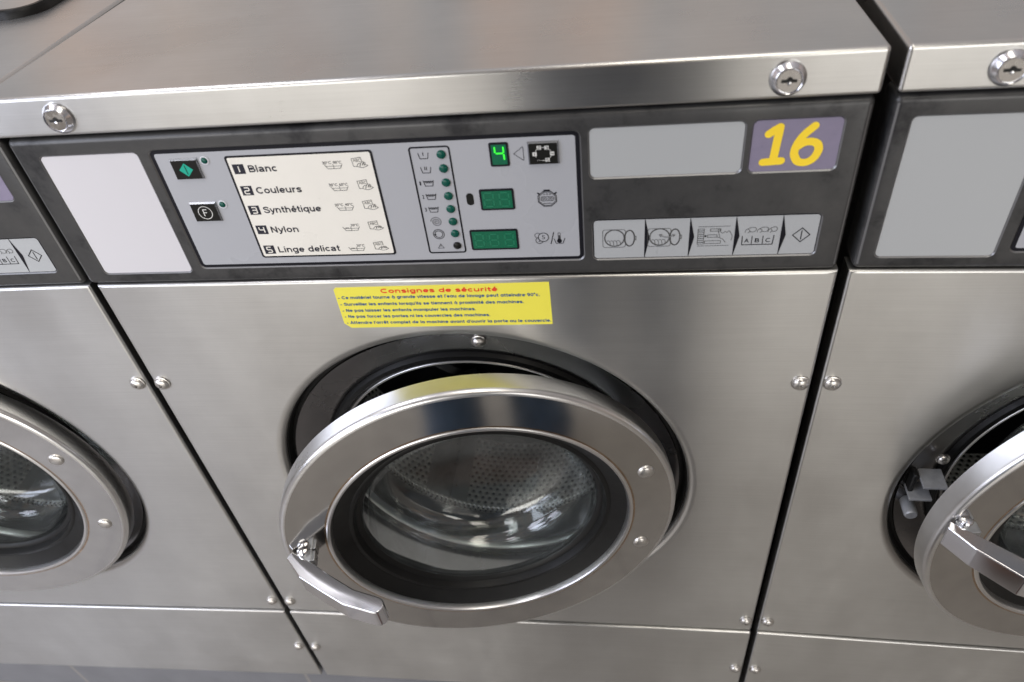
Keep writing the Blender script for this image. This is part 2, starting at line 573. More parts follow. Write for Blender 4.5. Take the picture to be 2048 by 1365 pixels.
def letter_shapes():
    o = arc(.32, .365, .215, .275, 0, 360, 20)
    st = lambda x, a, b: [(x, a), (x, b)]
    arch = [(.12, .40)] + arc(.315, .44, .195, .20, 180, 0, 10) + [(.51, 0)]
    acute, grave, circ = [(.26, .80), (.42, .99)], [(.38, .80), (.22, .99)], [(.14, .80), (.31, .97), (.48, .80)]
    e = [[(.11, .365), (.53, .365)], arc(.32, .365, .215, .275, 0, 318, 18)]
    a1 = [arc(.29, .50, .19, .145, 165, 0, 9) + [(.48, 0)], [(.48, .40), (.26, .37), (.12, .29), (.11, .17), (.20, .09), (.34, .10), (.48, .20)]]
    a2 = [o, st(.535, 0, .73)]
    s_ = spline([(.47, .55), (.36, .64), (.19, .63), (.11, .52), (.21, .42), (.39, .32), (.48, .20), (.39, .10), (.21, .09), (.09, .19)], 3)
    g = {
        ' ': (.34, []), '-': (.42, [[(.06, .33), (.36, .33)]]), '.': (.26, [st(.12, 0, .17)]), '’': (.22, [st(.11, .72, 1)]), '°': (.36, [arc(.17, .85, .10, .10, 0, 360, 10)]),
        'o': (.64, [o]), 'c': (.58, [arc(.32, .365, .215, .275, 48, 312)]), 'e': (.62, e), 'é': (.62, e + [acute]), 'è': (.62, e + [grave]), 'ê': (.62, e + [circ]),
        'a': (.62, a1), 'à': (.66, a2 + [grave]), 'n': (.64, [st(.12, 0, .73), arch]), 'h': (.64, [st(.12, 0, 1), arch]),
        'm': (.96, [st(.12, 0, .73), [(.12, .42)] + arc(.29, .46, .17, .18, 180, 0, 8) + [(.46, 0)], [(.46, .42)] + arc(.64, .46, .18, .18, 180, 0, 8) + [(.82, 0)]]),
        'u': (.64, [[(.12, .73)] + arc(.315, .29, .195, .20, 180, 360, 10) + [(.51, .35)], st(.51, 0, .73)]),
        'r': (.42, [st(.12, 0, .73), [(.12, .36)] + arc(.32, .42, .20, .22, 180, 80, 6)]), 's': (.57, [s_]),
        'S': (.72, [spline([(.61, .73), (.50, .88), (.32, .91), (.14, .82), (.15, .65), (.31, .56), (.48, .48), (.63, .36), (.61, .18), (.46, .09), (.25, .10), (.09, .27)], 3)]),
        'y': (.56, [[(.05, .73), (.28, .06)], [(.51, .73), (.28, .06), (.20, -.15), (.06, -.17)]]),
        't': (.40, [[(.19, .95), (.19, .18), (.25, .09), (.36, .09)], [(.04, .65), (.36, .65)]]),
        'l': (.25, [st(.12, 0, 1)]), 'i': (.25, [st(.12, 0, .73), st(.12, .86, 1)]),
        'q': (.66, [o, st(.535, -.26, .73)]), 'p': (.66, [o, st(.105, -.26, .73)]), 'b': (.66, [o, st(.105, 0, 1)]), 'd': (.66, [o, st(.535, 0, 1)]),
        'g': (.66, [o, [(.535, .73), (.535, -.02)] + arc(.325, -.03, .21, .15, 0, -150, 8)]),
        'v': (.54, [[(.05, .73), (.27, .05), (.49, .73)]]), 'x': (.54, [[(.05, 0), (.48, .73)], [(.05, .73), (.48, 0)]]),
        'f': (.38, [[(.18, 0), (.18, .76), (.24, .89), (.37, .91)], [(.03, .65), (.36, .65)]]),
        'B': (.74, [st(.13, 0, 1), [(.13, .91), (.40, .91)] + arc(.41, .71, .18, .20, 90, -90, 8) + [(.13, .51)], [(.13, .51), (.44, .51)] + arc(.44, .30, .21, .21, 90, -90, 8) + [(.13, .09)]]),
        'C': (.78, [arc(.43, .5, .32, .41, 48, 312, 18)]), 'N': (.76, [st(.13, 0, 1), st(.62, 0, 1), [(.13, .97), (.62, .03)]]),
        'L': (.64, [[(.13, 1), (.13, .09), (.60, .09)]]), 'A': (.72, [[(.04, 0), (.36, .95), (.68, 0)], [(.17, .30), (.55, .30)]]),
        '9': (.62, [arc(.31, .66, .20, .25, 0, 360, 16), [(.51, .66), (.48, .32), (.36, .10), (.14, .12)]]), '0': (.62, [arc(.31, .5, .20, .41, 0, 360, 18)]),
    }
    return g, a2


LETTERS, ROUND_A = letter_shapes()


def lettering(mb, txt, x0, x1, zb, cap, w, y, mat, round_a=False):
    """bold sans-serif lettering drawn with strokes of width w (in capital heights)"""
    total = sum(.66 if c == 'a' and round_a else LETTERS[c][0] for c in txt)
    kx = (x1 - x0) / total
    x = x0
    for c in txt:
        adv, lines = (.66, ROUND_A) if c == 'a' and round_a else LETTERS[c]
        for ln in lines:
            closed = len(ln) > 4 and (Vector(ln[0]) - Vector(ln[-1])).length < 1e-6
            mb.stroke([(x + p[0] * kx, zb + p[1] * cap) for p in (ln[:-1] if closed else ln)], w * cap, y, mat, closed=closed)
        x += adv * kx


def rrect(x0, x1, z0, z1, r, n=6):
    """rounded rectangle outline, counter-clockwise seen from the front"""
    pts = []
    for cx, cz, a in ((x1 - r, z0 + r, -PI / 2), (x1 - r, z1 - r, 0), (x0 + r, z1 - r, PI / 2), (x0 + r, z0 + r, PI)):
        for k in range(n + 1):
            q = a + PI / 2 * k / n
            pts.append((cx + r * math.cos(q), cz + r * math.sin(q)))
    return pts


SEG = {'a': ((0, 2), (1, 2)), 'b': ((1, 2), (1, 1)), 'c': ((1, 1), (1, 0)), 'd': ((0, 0), (1, 0)),
       'e': ((0, 1), (0, 0)), 'f': ((0, 2), (0, 1)), 'g': ((0, 1), (1, 1))}
DIG = {'0': 'abcdef', '1': 'bc', '2': 'abged', '3': 'abgcd', '4': 'fgbc', '5': 'afgcd', '8': 'abcdefg'}


def seven(mb, ch, x0, x1, z0, z1, w, y, mat, gap=0.12, slant=0.0):
    for s in DIG[ch]:
        (ax, az), (bx, bz) = SEG[s]
        A = Vector((ax * (x1 - x0), az / 2 * (z1 - z0)))
        B = Vector((bx * (x1 - x0), bz / 2 * (z1 - z0)))
        d = (B - A) * gap
        A += d
        B -= d
        mb.stroke([(x0 + p.x + slant * p.y, z0 + p.y) for p in (A, B)], w, y, mat)


def empty(name, loc=(0, 0, 0), rz=0.0, parent=None):
    o = bpy.data.objects.new(name, None)
    COL.objects.link(o)
    o.location = loc
    o.rotation_euler = (0, 0, rz)
    o.empty_display_size = 0.05
    if parent:
        o.parent = parent
    return o


def tag(o, label=None, cat=None, group=None, kind=None):
    for k, v in (('label', label), ('category', cat), ('group', group), ('kind', kind)):
        if v:
            o[k] = v
    return o


# ------------------------------------------------------------------ the setting
FLOOR = -0.36
mb = MB()
mb.plate([(-5, -5), (5, -5), (5, 5), (-5, 5)], 0, 'floor_tile')
fl = mb.build('floor')
fl.data.transform(Matrix.Rotation(-PI / 2, 4, 'X'))
fl.location = (0, 0, FLOOR)
tag(fl, kind='structure')

mb = MB()
mb.box(-1.45, 1.45, 0.010, 0.62, FLOOR, -0.2168, 'plinth_tile', 0.002, 2)
pl = mb.build('tiled_plinth')
tag(pl, 'low blue-grey tiled plinth the washing machines stand on', 'plinth')

# ------------------------------------------------------------------ one washing machine
CZ = 0.3154      # height of the door centre
RO = 0.2317      # opening in the front panel
HINGE = (0.24, 0.0)


def hole_panel():
    """sheet front panel with a rounded edge and a circular opening rolled inwards"""
    hx, z0, z1 = 0.336, 0.0016, 0.6162
    zc, hz = (z0 + z1) / 2, (z1 - z0) / 2
    angs = [2 * PI * i / 144 for i in range(144)]
    angs += [math.atan2(s2 * hz + zc - CZ, s1 * hx) % (2 * PI) for s1 in (-1, 1) for s2 in (-1, 1)]
    angs = sorted(angs)
    n = len(angs)
    uv = []
    for a in angs:
        dx, dz = math.cos(a), math.sin(a)
        ts = []
        if abs(dx) > 1e-9:
            ts.append((hx if dx > 0 else -hx) / dx)
        if abs(dz) > 1e-9:
            ts.append(((zc + hz if dz > 0 else zc - hz) - CZ) / dz)
        k = min(q for q in ts if q > 0)
        uv.append((dx * k / hx, (CZ + dz * k - zc) / hz))
    loops = []
    loops.append([(u * hx, 0.02, zc + v * hz) for u, v in uv])
    R = 0.0032
    for k in range(5):
        q = PI / 2 * k / 4
        ins = R * (1 - math.cos(q))
        loops.append([(u * (hx - ins), R * (1 - math.sin(q)), zc + v * (hz - ins)) for u, v in uv])
    rr = 0.010
    for k in range(7):
        q = PI / 2 * k / 6
        r = RO + rr * (1 - math.sin(q))
        yy = rr * 0.6 * (1 - math.cos(q))
        loops.append([(r * math.cos(a), yy, CZ + r * math.sin(a)) for a in angs])
    loops.append([(RO * math.cos(a), 0.0095, CZ + RO * math.sin(a)) for a in angs])
    vs = [p for L in loops for p in L]
    fs = []
    for l in range(len(loops) - 1):
        for i in range(n):
            j = (i + 1) % n
            fs.append((l * n + i, l * n + j, (l + 1) * n + j, (l + 1) * n + i))
    return vs, fs


def screw_mesh(r=0.0077, h=0.0044):
    mb = MB()
    prof = [(r * 1.12, 0.0), (r * 1.12, -0.0012), (r, -0.0016)]
    for k in range(1, 7):
        q = PI / 2 * k / 6
        prof.append((r * math.cos(q) if k < 6 else 0.0001, -0.0016 - h * math.sin(q)))
    prof = prof[:-1] + [(r * 0.34, -0.0016 - h * 0.97), (r * 0.30, -0.0016 - h * 0.5), (0.0001, -0.0016 - h * 0.5)]
    mb.lathe(prof, 'screw_steel', 20)
    return mb


def lock_meshes():
    a = MB()
    a.lathe([(0.0142, 0.0), (0.0142, -0.0020), (0.0137, -0.0027), (0.0112, -0.0062), (0.0106, -0.0065), (0.0101, -0.0061), (0.0100, -0.0051), (0.0096, -0.0050), (0.0095, -0.0056)], 'lock_chrome', 48)
    a.lathe([(0.0095, -0.0056), (0.0092, -0.0060), (0.0001, -0.0060)], 'lock_face', 48)
    k = MB()
    k.box(-0.0060, 0.0060, -0.0065, -0.0056, -0.0011, 0.0012, 'keyhole_black')
    k.disc(0.0004, 0.0010, 0.0023, -0.00655, 'keyhole_black', 16)
    k.lathe([(0.0017, -0.0062), (0.0014, -0.0072), (0.0001, -0.0076)], 'chrome', 16, 0.0004, -0.0017)
    return a, k


def cutter(outlines):
    """tapered rounded blocks that sink the label windows into the fascia"""
    bm = bmesh.new()
    for (x0, x1, z0, z1, r) in outlines:
        a = rrect(x0 - 0.0026, x1 + 0.0026, z0 - 0.0026, z1 + 0.0026, r + 0.0026)
        c = rrect(x0, x1, z0, z1, r)
        va = [bm.verts.new((p[0], -0.0013, p[1])) for p in a]
        vb = [bm.verts.new((p[0], 0.0013, p[1])) for p in c]
        n = len(a)
        bm.faces.new(va)
        bm.faces.new(vb[::-1])
        for i in range(n):
            bm.faces.new((va[i], vb[i], vb[(i + 1) % n], va[(i + 1) % n]))
    bmesh.ops.recalc_face_normals(bm, faces=bm.faces)
    me = bpy.data.meshes.new('cutter')
    bm.to_mesh(me)
    bm.free()
    o = bpy.data.objects.new('cutter', me)
    COL.objects.link(o)
    return o


WINDOWS = [(-0.3192, -0.2320, 0.6300, 0.7494, 0.004), (-0.2210, 0.1268, 0.6340, 0.7503, 0.005),
           (0.1344, 0.2470, 0.7109, 0.7516, 0.004), (0.2530, 0.3152, 0.7106, 0.7516, 0.004), (0.1354, 0.3133, 0.6337, 0.6718, 0.004)]
DEEP = 0.0013    # floor of the sunk windows


def fascia(x0, x1, parent):
    mb = MB()
    mb.box(x0, x1, 0.0, 0.03, 0.6172, 0.7655, 'fascia_grey', 0.0055, 5)
    o = mb.build('fascia', parent)
    c = cutter(WINDOWS)
    md = o.modifiers.new('cut', 'BOOLEAN')
    md.operation = 'DIFFERENCE'
    md.solver = 'EXACT'
    md.object = c
    bpy.context.view_layer.update()
    dg = bpy.context.evaluated_depsgraph_get()
    me = bpy.data.meshes.new_from_object(o.evaluated_get(dg))
    o.modifiers.clear()
    o.data = me
    me.materials.append(MATS['ledge_bright'])
    bpy.data.objects.remove(c)
    bm = bmesh.new()
    bm.from_mesh(me)
    for f in bm.faces:
        f.smooth = True
        c_ = f.calc_center_median()
        f.material_index = 1 if abs(f.normal.y) < 0.93 and 0.00002 < c_.y < 0.00128 and 0.624 < c_.z < 0.758 else 0
    for e in bm.edges:
        e.smooth = len(e.link_faces) == 2 and e.calc_face_angle(PI) < math.radians(38)
    bm.to_mesh(me)
    bm.free()
    return o


def laundry_pile(mb, x, z, y, k, mat):
    for i, (a, w) in enumerate(((0, 1.0), (0.7, 0.9), (1.35, 0.75))):
        mb.stroke(spline([(x + (a - 0.1) * k, z), (x + (a + 0.1) * k, z + 0.55 * k * w), (x + (a + 0.4) * k, z + 0.6 * k * w), (x + (a + 0.62) * k, z + 0.1 * k)], 3), 0.00038, y, mat)


def tub_icon(mb, x0, x1, z0, z1, y, mat, w=0.0005, foam=False):
    k = (x1 - x0) * 0.13
    mb.stroke([(x0, z1), (x0 + k, z0), (x1 - k, z0), (x1, z1)], w, y, mat)
    if foam:
        n = 8
        pts = [(x0 + 0.0006 + (x1 - x0 - 0.0012) * i / n, z1 - 0.0008 - (0.0006 if i % 2 else 0.0)) for i in range(n + 1)]
        mb.stroke(pts, w * 1.5, y, mat)
        zc = (z0 + z1) / 2
        mb.stroke([(x0 + k * 1.6, zc + 0.0003), (x1 - k * 1.6, zc + 0.0003)], w * 0.8, y, mat)


def program_card(parent):
    mb = MB()
    mb.prism(rrect(-0.1587, -0.0353, 0.6434, 0.7430, 0.0025), 0.0004, 0.001, 'ink')
    mb.plate(rrect(-0.1568, -0.0372, 0.6450, 0.7414, 0.0016), 0.0003, 'card_cream')
    y = 0.00018
    rows = [(0.7280, 'Blanc', -0.1173, '30°C', '90°C'), (0.7081, 'Couleurs', -0.1025, '30°C', '60°C'), (0.6893, 'Synthétique', -0.0911, '30°C', '40°C'),
            (0.6696, 'Nylon', -0.1167, None, '30°C'), (0.6488, 'Linge delicat', -0.0851, None, '20°C')]
    for i, (z, name, xr, ta, tb) in enumerate(rows):
        zb = z - 0.0012
        mb.plate([(-0.1543, zb), (-0.1446, zb), (-0.1446, zb + 0.0088), (-0.1543, zb + 0.0088)], y, 'dark_ink')
        ch = str(i + 1)
        if ch == '1':
            mb.stroke([(-0.1494, zb + 0.0018), (-0.1494, zb + 0.0070)], 0.0010, y - 0.0001, 'card_cream')
        else:
            seven(mb, ch, -0.1516, -0.1474, zb + 0.0016, zb + 0.0072, 0.00105, y - 0.0001, 'card_cream', 0.04)
        lettering(mb, name, -0.1419, xr + 0.0006, z, 0.0062, 0.185, y, 'dark_ink')
        zt = z + (0.0002 if i < 3 else -0.0002)
        x0, x1 = -0.0767, -0.0618
        mb.stroke([(x0, zt + 0.0038), (x0 + 0.0024, zt), (x1 - 0.0022, zt), (x1, zt + 0.0038)], 0.00042, y, 'line_ink')
        mb.stroke([(x0 + 0.0010, zt + 0.0022), (x1 - 0.0008, zt + 0.0022)], 0.00035, y, 'line_ink')
        mb.stroke([((x0 + x1) / 2, zt), ((x0 + x1) / 2 - 0.0002, zt + 0.0040)], 0.00042, y, 'line_ink')
        if ta:
            mb.text(ta, -0.0779, -0.0706, zt + 0.0042, 0.0023, y, 'dark_ink', 0.012)
            mb.text(tb, -0.0690, -0.0620, zt + 0.0042, 0.0023, y, 'dark_ink', 0.012)
        else:
            mb.stroke([(-0.0745, zt + 0.0026), (-0.0712, zt + 0.0026)], 0.0007, y, 'line_ink')
            mb.text(tb, -0.0690, -0.0620, zt + 0.0042, 0.0023, y, 'dark_ink', 0.012)
        # drawer with laundry
        ax, az = -0.0530, zt + 0.0012
        w = 0.00045
        mb.stroke([(ax + 0.0040, az - 0.0004), (ax + 0.0002, az), (ax - 0.0004, az + 0.0066), (ax + 0.0075, az + 0.0077), (ax + 0.0078, az + 0.0036)], w, y, 'line_ink')
        mb.text('ABC', ax + 0.0008, ax + 0.0070, az + 0.0038, 0.0026, y, 'line_ink')
        kk = 0.85 if i < 3 else 0.6
        mb.stroke(spline([(ax + 0.0030, az + 0.0002), (ax + 0.0045, az + 0.0026 * kk), (ax + 0.0062, az + 0.0024), (ax + 0.0056, az + 0.0004)], 3), w, y, 'line_ink')
        mb.stroke(spline([(ax + 0.0055, az - 0.0004), (ax + 0.0070, az + 0.0036 * kk), (ax + 0.0096, az + 0.0040 * kk), (ax + 0.0074, az + 0.0006)], 3), w, y, 'line_ink')
        mb.stroke(spline([(ax + 0.0076, az + 0.0010), (ax + 0.0086, az + 0.0026), (ax + 0.0104, az + 0.0030 * kk), (ax + 0.0090, az + 0.0004)], 3), w, y, 'line_ink')
        mb.stroke(spline([(ax + 0.0040, az - 0.0006), (ax + 0.0075, az - 0.0014), (ax + 0.0120, az + 0.0004), (ax + 0.0088, az + 0.0014)], 3), w, y, 'line_ink')
    return mb.build('program_card', parent)


def push_button(parent, x0, x1, z0, z1, face):
    mb = MB()
    b = 0.0011
    # bright raised frame with mitred bevels, black face inside
    o_ = [(x0, z0), (x1, z0), (x1, z1), (x0, z1)]
    i_ = [(x0 + b, z0 + b), (x1 - b, z0 + b), (x1 - b, z1 - b), (x0 + b, z1 - b)]
    vs = [(p[0], 0.0006, p[1]) for p in o_] + [(p[0], -0.0012, p[1]) for p in i_]
    mb.add(vs, [(k, (k + 1) % 4, 4 + (k + 1) % 4, 4 + k) for k in range(4)], 'button_frame')
    mb.plate(i_, -0.0012, 'button_black')
    cx, cz = (x0 + x1) / 2, (z0 + z1) / 2
    y = -0.0014
    if face == 'start':
        mb.plate([(cx, cz - 0.0060), (cx + 0.0060, cz), (cx, cz + 0.0060), (cx - 0.0060, cz)], y, 'button_green')
        mb.stroke([(cx + 0.0002, cz - 0.0040), (cx - 0.0002, cz + 0.0042)], 0.0007, y - 0.0001, 'button_black')
    elif face == 'F':
        mb.ring(cx, cz, 0.0061, 0.00055, y, 'print_white', 28)
        mb.stroke([(cx - 0.0014, cz - 0.0032), (cx - 0.0014, cz + 0.0030), (cx + 0.0020, cz + 0.0030)], 0.00075, y, 'print_white')
        mb.stroke([(cx - 0.0010, cz + 0.0001), (cx + 0.0015, cz + 0.0001)], 0.00075, y, 'print_white')
    else:
        for ch, dx, dz in (('2', -0.0030, 0.0052), ('3', 0.0028, 0.0050), ('4', 0.0068, 0.0000), ('5', 0.0030, -0.0052), ('1', -0.0066, 0.0000)):
            px, pz = cx + dx, cz + dz
            mb.plate([(px - 0.0016, pz - 0.0016), (px + 0.0016, pz - 0.0016), (px + 0.0016, pz + 0.0016), (px - 0.0016, pz + 0.0016)], y, 'print_white')
            if ch == '1':
                mb.stroke([(px, pz - 0.0011), (px, pz + 0.0011)], 0.0005, y - 0.0001, 'button_black')
            else:
                seven(mb, ch, px - 0.0008, px + 0.0008, pz - 0.0011, pz + 0.0011, 0.0004, y - 0.0001, 'button_black', 0.02)
        for a0_, a1_ in ((155, 135), (100, 82), (42, 25), (-22, -38), (-150, -165)):
            pts = [(cx + 0.0064 * math.cos(math.radians(a0_ + (a1_ - a0_) * k / 4)), cz + 0.0054 * math.sin(math.radians(a0_ + (a1_ - a0_) * k / 4))) for k in range(5)]
            mb.stroke(pts, 0.0004, y, 'print_white')
        for k in range(3):
            mb.stroke([(cx - 0.0048 + k * 0.0014, cz - 0.0053), (cx - 0.0041 + k * 0.0014, cz - 0.0053)], 0.0004, y, 'print_white')
        mb.stroke([(cx - 0.0008, cz - 0.0055), (cx + 0.0010, cz - 0.0055)], 0.0005, y, 'print_white')
    return mb.build('button', parent)


def led(parent, x, z, r, mat, ring=False):
    mb = MB()
    if ring:
        mb.lathe([(r * 1.45, 0.0006), (r * 1.4, 0.0001), (r * 1.05, 0.0001)], 'led_ring', 24, x, z)
    mb.lathe([(r * 1.02, 0.0006), (r, -0.0002), (r * 0.8, -0.0008), (r * 0.45, -0.0011), (0.00005, -0.0012)], mat, 24, x, z)
    return mb.build('indicator_light', parent)


def display(parent, x0, x1, z0, z1, digits, zpad=0.18):
    mb = MB()
    mb.prism(rrect(x0, x1, z0, z1, 0.0016), 0.0002, 0.0008, 'ink')
    b = 0.0017
    mb.plate(rrect(x0 + b, x1 - b, z0 + b, z1 - b, 0.0005, 2), 0.0, 'display_green')
    for ch, dx0, dx1, dz0, dz1, lit in digits:
        if not lit:
            seven(mb, '8', dx0, dx1, dz0, dz1, 0.0012, -0.0001, 'segment_dim', 0.13, -0.02)
        else:
            seven(mb, ch, dx0, dx1, dz0, dz1, 0.00125, -0.0002, 'segment_lit', 0.09, -0.02)
    return mb.build('digit_display', parent)


def control_panel(root):
    mb = MB()
    mb.prism(rrect(-0.2210, 0.1268, 0.6340, 0.7503, 0.005), 0.0009, 0.003, 'ink')
    mb.plate(rrect(-0.2178, 0.1237, 0.6370, 0.7474, 0.0022), 0.0007, 'film_grey')
    y = 0.00055
    # frame round the cycle chart
    mb.stroke(rrect(-0.0053, 0.0263, 0.6441, 0.7429, 0.0022), 0.0014, y, 'ink', closed=True)
    # cycle chart pictograms
    w = 0.00056
    tub_icon(mb, 0.0011, 0.0094, 0.7332, 0.7382, y, 'ink', w)
    mb.stroke([(0.0051, 0.7356), (0.0051, 0.7387)], w, y, 'ink')
    tub_icon(mb, 0.0011, 0.0094, 0.7208, 0.7259, y, 'ink', w)
    mb.stroke([(0.0044, 0.7232), (0.0044, 0.7263)], w, y, 'ink')
    mb.stroke([(0.0058, 0.7232), (0.0058, 0.7263)], w, y, 'ink')
    for i, (za, zb) in enumerate(((0.7090, 0.7141), (0.6967, 0.7018), (0.6846, 0.6896))):
        tub_icon(mb, 0.0011, 0.0094, za, zb, y, 'ink', w, True)
        mb.text(str(i + 1), -0.0022, -0.0006 if i else -0.0010, za + 0.0009, 0.0034, y, 'ink', 0.02)
    sp = [(0.0055 + (0.0005 + 0.0043 * k / 60) * math.cos(k * 0.26), 0.6751 + (0.0005 + 0.0043 * k / 60) * math.sin(k * 0.26)) for k in range(61)]
    mb.stroke(sp, 0.00045, y, 'ink')
    mb.ring(0.0055, 0.6629, 0.0047, w, y, 'ink')
    mb.ring(0.0055, 0.6629, 0.0033, w, y, 'ink')
    mb.stroke([(0.0014, 0.6620), (0.0024, 0.6634), (0.0033, 0.6622)], w, y, 'ink')
    mb.stroke([(0.0028, 0.6487), (0.0079, 0.6487), (0.0054, 0.6530)], 0.0004, y, 'ink', closed=True)
    mb.stroke([(0.0054, 0.6503), (0.0054, 0.6517)], 0.0005, y, 'ink')
    # pointer triangle
    mb.stroke([(0.0762, 0.7340), (0.0834, 0.7396), (0.0838, 0.7390), (0.0838, 0.7289), (0.0834, 0.7284)], 0.0004, y, 'ink', closed=True)
    # infrared window
    mb.plate(rrect(0.0339, 0.0399, 0.6899, 0.7011, 0.0029), y, 'button_black')
    # stop watch
    oc = [(0.0995 + 0.0079 * math.cos(PI / 8 + PI / 4 * k), 0.6936 + 0.0074 * math.sin(PI / 8 + PI / 4 * k)) for k in range(8)]
    mb.stroke(oc, 0.0006, y, 'ink', closed=True)
    oc = [(0.0995 + 0.0068 * math.cos(PI / 8 + PI / 4 * k), 0.6936 + 0.0064 * math.sin(PI / 8 + PI / 4 * k)) for k in range(8)]
    mb.stroke(oc, 0.0004, y, 'ink', closed=True)
    mb.stroke([(0.0970, 0.7013), (0.1020, 0.7013)], 0.0011, y, 'ink')
    mb.stroke([(0.0918, 0.6992), (0.0936, 0.6978)], 0.0012, y, 'ink')
    mb.stroke([(0.1072, 0.6992), (0.1054, 0.6978)], 0.0012, y, 'ink')
    mb.stroke(rrect(0.0946, 0.1044, 0.6917, 0.6955, 0.0008, 3), 0.00045, y, 'ink', closed=True)
    mb.text('00:00', 0.0954, 0.1036, 0.6924, 0.0025, y, 'ink')
    for k in range(3):
        mb.ring(0.0971 + 0.0024 * k, 0.6977, 0.0006, 0.0003, y, 'ink', 10)
    mb.stroke([(0.0962, 0.6894), (0.1028, 0.6894)], 0.0005, y, 'ink')
    # coins, slash, thermometer in a tub
    mb.ring(0.0892, 0.6588, 0.0024, 0.00045, y, 'ink')
    mb.ring(0.0903, 0.6538, 0.0030, 0.00055, y, 'ink')
    mb.text('2', 0.0893, 0.0911, 0.6525, 0.0028, y, 'ink')
    mb.disc(0.0939, 0.6570, 0.0044, y - 0.0001, 'film_grey', 28)
    mb.ring(0.0939, 0.6570, 0.0042, 0.0006, y - 0.00012, 'ink', 28)
    mb.text('5', 0.0926, 0.0952, 0.6552, 0.0038, y - 0.00012, 'ink')
    mb.stroke([(0.0998, 0.6500), (0.1027, 0.6617)], 0.0007, y, 'ink')
    mb.stroke([(0.1026, 0.6553), (0.1043, 0.6505), (0.1100, 0.6505), (0.1118, 0.6556)], w, y, 'ink')
    mb.stroke(rrect(0.1062, 0.1080, 0.6535, 0.6610, 0.0008, 4), 0.0004, y, 'ink', closed=True)
    mb.stroke([(0.1071, 0.6528), (0.1071, 0.6585)], 0.0009, y, 'ink')
    mb.disc(0.1071, 0.6530, 0.0021, y, 'ink', 18)
    p = mb.build('control_panel', root)
    program_card(p)
    push_button(p, -0.2062, -0.1817, 0.7238, 0.7427, 'start')
    push_button(p, -0.2057, -0.1812, 0.6830, 0.7021, 'F')
    push_button(p, 0.0872, 0.1112, 0.7243, 0.7437, 'ring')
    led(p, -0.1761, 0.7401, 0.0027, 'led_green', True)
    led(p, -0.1761, 0.6991, 0.0027, 'led_green', True)
    for z in (0.7363, 0.7242, 0.7117, 0.6994, 0.6872, 0.6751, 0.6633):
        led(p, 0.0196, z, 0.0036, 'led_green')
    led(p, 0.0197, 0.6511, 0.0034, 'button_black')['label'] = 'dark unlit warning light at the bottom of the row'
    display(p, 0.0575, 0.0726, 0.7240, 0.7442, [('4', 0.0621, 0.0688, 0.7293, 0.7412, True)])
    display(p, 0.0450, 0.0730, 0.6849, 0.7043, [('8', 0.0487, 0.0562, 0.6886, 0.7010, False), ('8', 0.0614, 0.0689, 0.6886, 0.7010, False)])
    display(p, 0.0320, 0.0728, 0.6459, 0.6662, [('8', 0.0362, 0.0433, 0.6500, 0.6618, False), ('8', 0.0488, 0.0559, 0.6500, 0.6618, False), ('8', 0.0617, 0.0688, 0.6500, 0.6618, False)])
    return p


